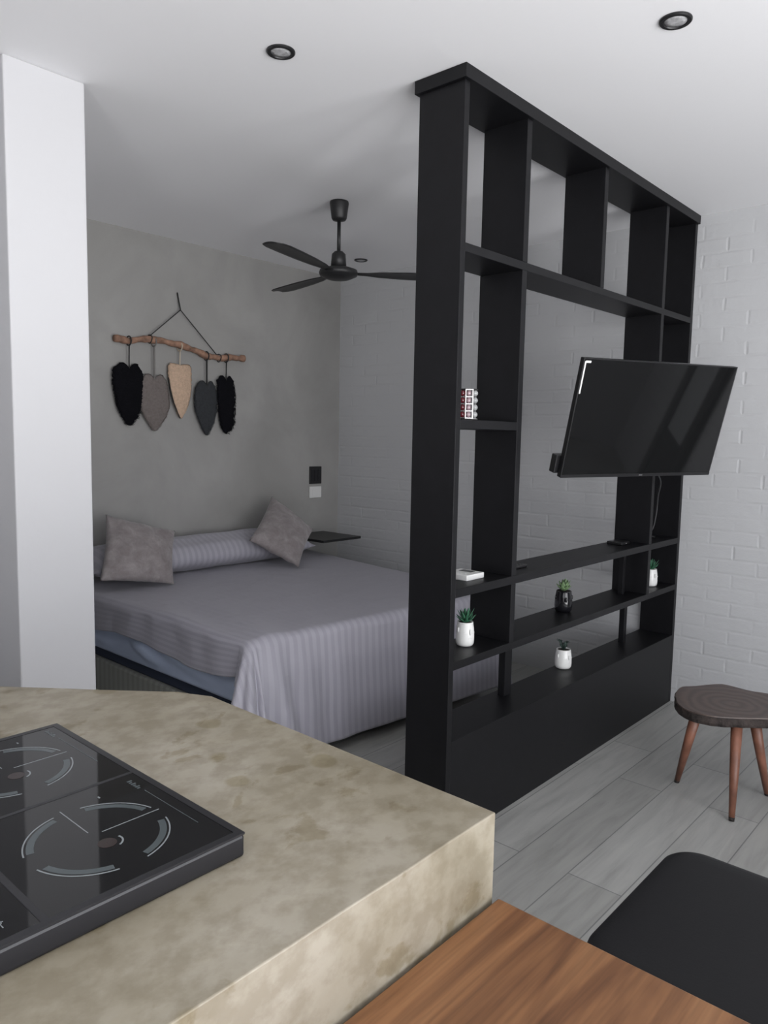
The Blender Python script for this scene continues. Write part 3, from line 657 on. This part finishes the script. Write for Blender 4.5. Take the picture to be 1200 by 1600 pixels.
def hanging():
    xw = XG + .035
    t = thing('wall_hanging', 'boho wall hanging, five yarn feathers on a wooden branch, on the grey wall', 'wall hanging', (XG, 2.8, 2.04))
    br = [(2.325, 2.035), (2.42, 2.030), (2.55, 2.055), (2.66, 2.052), (2.78, 2.040), (2.88, 2.020), (2.98, 1.990), (3.08, 1.985), (3.18, 1.998), (3.285, 2.000)]
    pts = []
    for i in range(len(br) - 1):
        for k in range(5):
            q = k / 5; pts.append((xw, br[i][0] * (1 - q) + br[i + 1][0] * q, br[i][1] * (1 - q) + br[i + 1][1] * q + .002 * math.sin(i * 5 + k)))
    pts.append((xw, *br[-1]))
    rad = [.020 + .003 * math.sin(i * .7) + .002 * math.sin(i * 2.3) for i in range(len(pts))]; rad[-1] = .024; rad[-2] = .024
    obj('branch', tube(pts, rad, 14), M['driftwood'], t, smooth=True)
    bm = tube([(XG + .004, 2.780, 2.372), (xw - .005, 2.786, 2.262)], .0045, 8)
    tube([(xw - .005, 2.786, 2.262), (xw, 2.562, 2.075)], .0032, 8, bm); tube([(xw - .005, 2.786, 2.262), (xw, 3.075, 1.990)], .0032, 8, bm)
    for y, z in ((2.562, 2.055), (3.077, 1.985)):
        tube([(xw + .026 * math.cos(a), y + .003 * math.sin(a * 2), z + .026 * math.sin(a)) for a in [k * PI / 8 for k in range(17)]], .003, 6, bm)
    obj('hanging_cord', bm, M['cord'], t, smooth=True)
    # (cord y, branch z, top z, tip z, outline half widths from top to tip, material, cord material, name)
    FE = [(2.420, 2.03, 1.870, 1.520, [(0, .055, .060), (.08, .105, .088), (.30, .106, .108), (.55, .092, .100), (.75, .070, .075), (.9, .035, .040), (1, .008, .010)], 'yarn_black', 'cord', 'black yarn feather'),
          (2.590, 2.04, 1.815, 1.490, [(0, .060, .060), (.08, .088, .090), (.30, .100, .105), (.52, .103, .108), (.72, .076, .082), (.9, .034, .036), (1, .006, .006)], 'yarn_grey', 'cord_grey', 'grey yarn feather'),
          (2.775, 2.03, 1.915, 1.575, [(0, .070, .075), (.05, .084, .090), (.25, .084, .092), (.5, .068, .086), (.72, .046, .070), (.9, .018, .040), (1, .0, .016)], 'yarn_cream', 'cord_cream', 'cream yarn feather'),
          (2.978, 1.99, 1.800, 1.468, [(0, .050, .045), (.07, .082, .072), (.25, .097, .082), (.5, .092, .078), (.75, .056, .056), (.9, .030, .028), (1, .006, .008)], 'yarn_charcoal', 'cord', 'charcoal yarn feather'),
          (3.136, 1.99, 1.845, 1.480, [(0, .050, .048), (.06, .072, .066), (.3, .066, .080), (.55, .060, .076), (.78, .050, .070), (.92, .028, .045), (1, .004, .010)], 'yarn_black', 'cord', 'shaggy black yarn feather')]
    for k, (y, zb, zt, z1, prof, m_, cm, lb) in enumerate(FE):
        xf = XG + .030 + .004 * (k % 2); rnd = random.Random(k)
        def wd(q, side):
            for (q0, *w0), (q1, *w1) in zip(prof, prof[1:]):
                if q <= q1: f = (q - q0) / (q1 - q0); return w0[side] * (1 - f) + w1[side] * f
            return prof[-1][1 + side]
        bm = bmesh.new(); n = 46; m2 = 16; G = {}; Bk = {}
        notch = .024 if k != 2 else .006
        for i in range(n + 1):
            q = i / n; wl, wr = wd(q, 0), wd(q, 1)
            jl = rnd.uniform(-.005, .005) * (1.6 if k in (0, 4) else .6); jr = rnd.uniform(-.005, .005) * (1.6 if k in (0, 4) else .6)
            for j in range(m2 + 1):
                a = 2 * j / m2 - 1; w = (wl + jl) if a < 0 else (wr + jr)
                yy = y + a * max(.002, w)
                zz = zt - (zt - z1) * q
                zz += notch * math.sin(min(1, abs(a) * 1.15) * PI * .62) * (1 - q) ** 6 * 1.2  # ear-like top corners
                bulge = .020 * math.sqrt(max(0, 1 - a * a)) * min(1, 6 * (1 - q) + .2) * min(1, 8 * q + .25)
                rip = .0025 * math.sin(q * 120 + abs(a) * 9)
                edge = abs(a) == 1 or i in (0, n)
                G[i, j] = bm.verts.new((xf + bulge + (0 if edge else rip), yy, zz))
                Bk[i, j] = G[i, j] if edge else bm.verts.new((xf - min(.014, bulge), yy, zz))
        for i in range(n):
            for j in range(m2):
                for D in (G, Bk): bm.faces.new((D[i, j], D[i + 1, j], D[i + 1, j + 1], D[i, j + 1]))
        # fringe: short tufts along both edges
        if k != 2:
            for i in range(1, n, 1):
                q = i / n
                for sd2 in (0, 1):
                    w = wd(q, sd2) * (1 if sd2 else -1); sgn = 1 if sd2 else -1
                    b0 = Vector((xf + .003, y + w * .96, zt - (zt - z1) * q)); L = rnd.uniform(.006, .012) * (1.4 if k in (0, 4) else .9)
                    tube([b0, b0 + Vector((rnd.uniform(-.003, .005), sgn * L * .8, -L * rnd.uniform(.3, .9)))], [.0035, .0012], 5, bm)
        f = obj('feather', bm, M[m_], t, smooth=True); f['label'] = lb
        if k == 2:     # dark stitched edge on the left of the cream feather
            pts = [(xf + .006, y - wd(q, 0) - .001, zt - (zt - z1) * q) for q in [.25 + .75 * i / 24 for i in range(25)]]
            s_ = obj('edging', tube(pts, .0035, 6), M['cord'], f, smooth=True)
        cbm = tube([(xf + .004, y, zt - .02), (xw + .004, y, zb - .02)], .0055 if k in (1, 3) else .004, 8)
        tube([(xw + .028 * math.cos(a), y, zb + .028 * math.sin(a)) for a in [q * PI / 8 for q in range(17)]], .004, 6, cbm)
        obj('tie_cord', cbm, M[cm], f, smooth=True)
hanging()

# ------------------------------------------------------------------ ceiling fan and downlights
def fan():
    cx, cy = -2.90, 2.868
    t = thing('ceiling_fan', 'black three-blade ceiling fan hanging above the bed', 'fan', (cx, cy, 2.7))
    obj('canopy', lathe([(0, 2.6995), (.048, 2.6995), (.050, 2.69), (.040, 2.615), (.034, 2.605), (0, 2.600)], cx, cy, 0, 32), M['fan'], t, smooth=True)
    obj('rod', lathe([(0, 2.44), (.0095, 2.44), (.0095, 2.602), (0, 2.602)], cx, cy, 0, 16), M['fan'], t, smooth=True)
    obj('motor_cover', lathe([(0, 2.448), (.022, 2.446), (.036, 2.432), (.042, 2.36), (0, 2.36)], cx, cy, 0, 32), M['fan'], t, smooth=True)
    obj('motor_housing', lathe([(0, 2.362), (.070, 2.360), (.098, 2.350), (.103, 2.335), (.098, 2.322), (.06, 2.305), (.03, 2.300), (0, 2.300)], cx, cy, 0, 48), M['fan'], t, smooth=True)
    for az in (48, -72, 168):
        m_ = Matrix.Translation((cx, cy, 2.338)) @ Matrix.Rotation(R(az), 4, 'Z')
        st = [(.09, .020), (.15, .026), (.22, .045), (.35, .060), (.50, .066), (.60, .066), (.645, .055), (.665, .030)]
        bm = bmesh.new(); rows = []
        for x, w in st:
            tw = -.08 * min(1, (x - .09) / .15)
            rows.append([bm.verts.new(m_ @ Vector((x, yy * math.cos(tw), yy * math.sin(tw) + (.004 * (1 - (yy / w) ** 2)) - .004))) for yy in [w * (k / 4 - 1) for k in range(9)]])
        for a, b_ in zip(rows, rows[1:]):
            for k in range(8): bm.faces.new((a[k], a[k + 1], b_[k + 1], b_[k]))
        obj('blade', bm, M['fan'], t, smooth=True, solid=.005)
fan()
def downlight(x, y, lab):
    t = thing('downlight', lab, 'ceiling light', (x, y, H), 'recessed ceiling downlights')
    obj('rim', lathe([(.032, -.0005), (.046, -.0005), (.046, -.004), (.043, -.007), (.034, -.007), (.032, -.003)], x, y, H, 40), M['black_metal'], t, smooth=False)
    obj('lens', lathe([(0, -.0012), (.0318, -.0012), (.0318, -.0045), (.018, -.0058), (0, -.0062)], x, y, H, 32), M['lens'], t, smooth=True)
downlight(-1.949, 1.657, 'black rimmed round ceiling downlight left of the shelving unit top, over the counter side')
downlight(-.923, 2.272, 'black rimmed round ceiling downlight over the living area, right of the shelving unit')
downlight(-3.708, 3.884, 'small distant ceiling downlight beyond the fan hub')

# ------------------------------------------------------------------ counter and hob
pts = [(-.61, .964), (-1.36, .966), (-1.44, .928), (-1.755, .667), (-2.25, .25), (-2.25, -.9), (-.61, -.9)]
def densify(pts, step=.06):
    out = []
    for a, b_ in zip(pts, pts[1:] + pts[:1]):
        n = max(1, int(math.dist(a, b_) / step))
        for k in range(n): out.append((a[0] + (b_[0] - a[0]) * k / n, a[1] + (b_[1] - a[1]) * k / n))
    return out
dp = densify(pts)
dp = [(x + (.0022 * noise.noise(Vector((x * 6, y * 6, 0))) if 0 < i else 0), y + (.0022 * noise.noise(Vector((x * 6, y * 6, 5))) if 0 < i else 0)) for i, (x, y) in enumerate(dp)]
bm = prism(dp, 0, .90)
o = obj('kitchen_counter', bm, M['cement'], None, loc=(-1.4, .2, 0), bevel=.002)
tag(o, 'beige polished cement kitchen counter with angled far edge', 'counter')

def hob():
    x0, x1, y0, y1, zt = -1.361, -.795, .235, .618, .935
    t = thing('induction_hob', 'black two-zone glass induction cooktop lying on the cement counter', 'cooktop', (-1.08, .43, .90))
    obj('body', box(x0, x1, y0, y1, .9005, zt - .003), M['hob_body'], t, bevel=.004)
    # raised rim and divider bars
    bm = bmesh.new(); r = .011
    for a in ((x0, x1, y1 - r, y1), (x0, x1, y0, y0 + r), (x0, x0 + r, y0 + r, y1 - r), (x1 - r, x1, y0 + r, y1 - r)): box(*a, zt - .003, zt, bm)
    box(-1.0785, -1.0715, .348, y1 - r, zt - .003, zt - .0002, bm); box(x0 + r, x1 - r, .342, .351, zt - .003, zt - .0002, bm)
    obj('rim', bm, M['hob_body'], t)
    zg = zt - .0006
    obj('glass_panel', box(-1.0714, x1 - r - .0002, .3512, y1 - r - .0002, zt - .003, zg), M['hob_glass'], t)
    obj('glass_panel', box(x0 + r + .0002, -1.0786, .3512, y1 - r - .0002, zt - .003, zg), M['hob_glass'], t)
    cp = obj('control_panel', box(x0 + r + .0002, x1 - r - .0002, y0 + r + .0002, .3418, zt - .003, zg), M['hob_glass'], t)
    def arc(cx, cy, r0, r1, a0, a1, bm, n=20, z0=zg, z1=zg + .0003):
        A = []
        for k in range(n + 1):
            a = a0 + (a1 - a0) * k / n; A.append([bm.verts.new((cx + rr * math.cos(a), cy + rr * math.sin(a), z)) for rr, z in ((r0, z0), (r1, z0), (r1, z1), (r0, z1))])
        for p, q in zip(A, A[1:]):
            for k in range(4): bm.faces.new((p[k], p[(k + 1) % 4], q[(k + 1) % 4], q[k]))
        bm.faces.new(A[0]); bm.faces.new(A[-1])
    for cx in (-.930, -1.218):
        cy = .475; g = bmesh.new(); w = bmesh.new()
        for k in range(4):
            m_ = R(45 + 90 * k)
            ga = bmesh.new(); arc(cx, cy, .080, .0895, m_ - R(30), m_ + R(30), ga); o_ = obj('zone_arc', ga, M['hob_mark_grey'], t)
            wa = bmesh.new(); arc(cx, cy, .0925, .0945, m_ - R(33), m_ + R(33), wa); obj('arc_outline', wa, M['hob_mark'], o_)
        s = cx + .930
        box(-1.032 + s, -.948 + s, .4685, .4700, zg, zg + .0003, w); obj('zone_line', w, M['hob_mark'], t); w = bmesh.new(); box(-.9385 + s, -.9370 + s, .484, .572, zg, zg + .0003, w)
        obj('zone_line', w, M['hob_mark'], t); w = bmesh.new()
        arc(cx + .024, cy + .004, .015, .0175, R(20), R(110), w)
        obj('zone_line', w, M['hob_mark'], t); w = bmesh.new()
        for k in range(6): box(-1.050 + s + k * .006, -1.046 + s + k * .006, .584, .592 - (k % 2) * .003, zg, zg + .0003, g)
        obj('zone_lettering', g, M['hob_mark_grey'], t); g = bmesh.new()
        box(-1.005 + s, -.864 + s, .5885, .5898, zg, zg + .0003, g)
        box(-1.036 + s, -1.030 + s, .528, .5305, zg, zg + .0003, w)
        rd = bmesh.new(); arc(cx + .024, cy, .0005, .0125, 0, 2 * PI, rd, 28)
        obj('zone_line', g, M['hob_mark_grey'], t); obj('zone_dot', w, M['hob_mark'], t); obj('zone_centre', rd, M['hob_mark_red'], t)
    for k in range(6):
        w = bmesh.new(); cx = -.838 - .085 * k
        arc(cx, .306, .0050, .0062, R(30), R(330), w, 16); box(cx - .0006, cx + .0006, .304, .314, zg, zg + .0003, w)
        box(cx + .006, cx + .012, .309, .3102, zg, zg + .0003, w); box(cx + .004, cx + .013, .298, .2992, zg, zg + .0003, w)
        obj('icon', w, M['hob_mark'], cp)
hob()

# ------------------------------------------------------------------ table, chair, stool
t = thing('dining_table', 'warm brown wooden table beside the cement counter', 'table', (-.2, .35, 0))
obj('tabletop', box(-.602, .20, -.40, .968, .728, .760), M['table_wood'], t, bevel=.003)
for x in (-.53, .13):
    for y in (-.33, .89): obj('leg', box(x - .025, x + .025, y - .025, y + .025, 0, .728), M['black_metal'], t, bevel=.003)

def chair():
    x0, x1, y0, y1, zt = -.638, -.14, 1.30, 1.856, .48
    t = thing('chair', 'black padded chair with rounded seat corners behind the wooden table', 'chair', ((x0 + x1) / 2, (y0 + y1) / 2, 0))
    def rr(ins, rad):
        P = []
        for cx, cy, a0 in ((x1 - rad, y1 - rad, 0), (x0 + rad, y1 - rad, 90), (x0 + rad, y0 + rad, 180), (x1 - rad, y0 + rad, 270)):
            for k in range(11):
                a = R(a0 + 9 * k); P.append((cx + (rad - ins) * math.cos(a), cy + (rad - ins) * math.sin(a)))
        return P
    bm = bmesh.new(); rings = []
    for ins, z in ((.03, zt - .055), (.008, zt - .05), (0, zt - .036), (0, zt - .02), (.004, zt - .009), (.012, zt - .003), (.028, zt), (.10, zt)):
        rings.append([bm.verts.new((x, y, z)) for x, y in rr(ins if ins < .09 else .06, .085 if ins < .09 else .085)])
    for a, b_ in zip(rings, rings[1:]):
        for k in range(len(a)): bm.faces.new((a[k], a[(k + 1) % len(a)], b_[(k + 1) % len(a)], b_[k]))
    bm.faces.new(rings[0]); bm.faces.new(rings[-1])
    obj('seat', bm, M['black_leather'], t, smooth=True)
    bm = box(-.05, .0, y0 + .03, y1 - .03, .50, .88)
    for v in bm.verts: v.co.x += -.085 + (v.co.z - .5) * .16
    obj('backrest', bm, M['black_leather'], t, bevel=.02)
    for y in (y0 + .08, y1 - .08): obj('back_post', tube([(-.17, y, .43), (-.10, y, .50), (-.07, y, .75)], .011, 10), M['black_metal'], t, smooth=True)
    for x, sx in ((x0 + .07, -.02), (x1 - .07, .02)):
        for y, sy in ((y0 + .07, -.02), (y1 - .07, .02)): obj('leg', tube([(x, y, .43), (x + sx, y + sy, 0)], [.015, .010], 12), M['black_metal'], t, smooth=True)
chair()

def stool():
    cx, cy, zt = -.93, 3.28, .39
    t = thing('stool', 'low stool with dark live-edge wood slab top and tapered legs, by the brick wall', 'stool', (cx, cy, 0))
    out = [(-1.139, 3.186), (-1.168, 3.270), (-1.176, 3.355), (-1.135, 3.413), (-1.075, 3.510), (-1.030, 3.535), (-.935, 3.525), (-.862, 3.541), (-.79, 3.53), (-.735, 3.475), (-.70, 3.40), (-.705, 3.31), (-.735, 3.235), (-.775, 3.200), (-.865, 3.120), (-.951, 3.068), (-1.037, 3.066), (-1.101, 3.114)]
    P = []; n = len(out)
    for i in range(n):
        p0, p1, p2, p3 = [Vector(out[(i + k) % n]) for k in (-1, 0, 1, 2)]
        for k in range(6):
            q = k / 6; P.append(.5 * ((2 * p1) + (p2 - p0) * q + (2 * p0 - 5 * p1 + 4 * p2 - p3) * q * q + (3 * p1 - p0 - 3 * p2 + p3) * q ** 3))
    def ring(bm, ins, z, amp):
        r_ = []
        for p in P:
            d = (p - Vector((cx, cy))).normalized(); k = -ins + amp * noise.noise(Vector((p.x * 30, p.y * 30, z * 40)))
            r_.append(bm.verts.new((p.x + d.x * k, p.y + d.y * k, z)))
        return r_
    def skin(prof, amp):
        bm = bmesh.new(); rs = [ring(bm, i, z, amp) for i, z in prof]
        for a, b_ in zip(rs, rs[1:]):
            for k in range(len(a)): bm.faces.new((a[k], a[(k + 1) % len(a)], b_[(k + 1) % len(a)], b_[k]))
        bm.faces.new(rs[0]); bm.faces.new(rs[-1]); return bm
    obj('bark_edge', skin([(.016, .345), (.004, .350), (.0, .362), (.003, .376), (.004, .386)], .006), M['bark'], t, smooth=False)
    bm = skin([(.006, .3862), (.007, zt)], .002)
    obj('slab_top', bm, M['slab'], t)
    for foot, top in (((-1.125, 3.232), (-1.03, 3.135)), ((-.838, 3.042), (-.872, 3.150)), ((-.796, 3.377), (-.835, 3.262))):
        a = Vector((*foot, 0)); b_ = Vector((*top, .348)); q = a + (b_ - a) * .04
        lg = obj('leg', tube([q, a + (b_ - a) * .5, b_], [.0115, .018, .0225], 16), M['brown_leg'], t, smooth=True)
        obj('foot_tip', tube([a, q], [.0105, .0114], 16), M['bark'], lg, smooth=True)
stool()

# ------------------------------------------------------------------ daylight
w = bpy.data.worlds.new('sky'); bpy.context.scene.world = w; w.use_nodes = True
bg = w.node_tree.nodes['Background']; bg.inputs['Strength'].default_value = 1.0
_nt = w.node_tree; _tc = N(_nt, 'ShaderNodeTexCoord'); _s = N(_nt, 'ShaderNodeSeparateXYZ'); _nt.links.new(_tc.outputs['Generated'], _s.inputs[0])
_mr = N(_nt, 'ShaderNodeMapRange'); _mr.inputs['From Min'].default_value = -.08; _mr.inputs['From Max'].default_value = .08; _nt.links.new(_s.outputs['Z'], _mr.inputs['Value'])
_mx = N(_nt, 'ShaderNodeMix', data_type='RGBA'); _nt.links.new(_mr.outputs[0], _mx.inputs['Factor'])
_mx.inputs[6].default_value = (12.3, 12.3, 12.5, 1)     # below the horizon: extra brightness added to light the ceiling
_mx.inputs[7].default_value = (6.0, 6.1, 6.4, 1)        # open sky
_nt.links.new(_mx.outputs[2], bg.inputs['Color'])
def portal(loc, rot, sx, sy):
    l = bpy.data.lights.new('window_daylight', 'AREA'); l.shape = 'RECTANGLE'; l.size = sx; l.size_y = sy
    l.cycles.is_portal = True
    o = bpy.data.objects.new('window_daylight', l); C.objects.link(o); o.location = loc; o.rotation_euler = rot
for a, b_ in WY: portal((XR + .13, (a + b_) / 2, 1.125), (0, PI / 2, 0), 2.25, b_ - a)
portal(((BX[0] + BX[1]) / 2, YK - .13, 1.25), (PI / 2, 0, 0), BX[1] - BX[0], 2.0)

# ------------------------------------------------------------------ camera
cam = bpy.data.cameras.new('camera'); co = bpy.data.objects.new('camera', cam); C.objects.link(co)
yaw, pit, rol = R(41.6064), R(-5.7285), R(1.0869)
F = Vector((-math.sin(yaw) * math.cos(pit), math.cos(yaw) * math.cos(pit), math.sin(pit)))
Rt = Vector((math.cos(yaw), math.sin(yaw), 0)); U = Rt.cross(F)
r_ = Rt * math.cos(rol) + U * math.sin(rol); u_ = -Rt * math.sin(rol) + U * math.cos(rol)
mw = Matrix((r_, u_, -F)).transposed().to_4x4(); mw.translation = (0, 0, 1.4827)
co.matrix_world = mw
cam.sensor_fit = 'HORIZONTAL'; cam.sensor_width = 36; cam.lens = 36 * 1174.62 / 1200; cam.clip_start = .02
sc = bpy.context.scene; sc.camera = co
sc.view_settings.view_transform = 'Standard'; sc.view_settings.look = 'None'; sc.view_settings.gamma = 1; sc.view_settings.use_curve_mapping = False
sc.view_settings.exposure = -.15
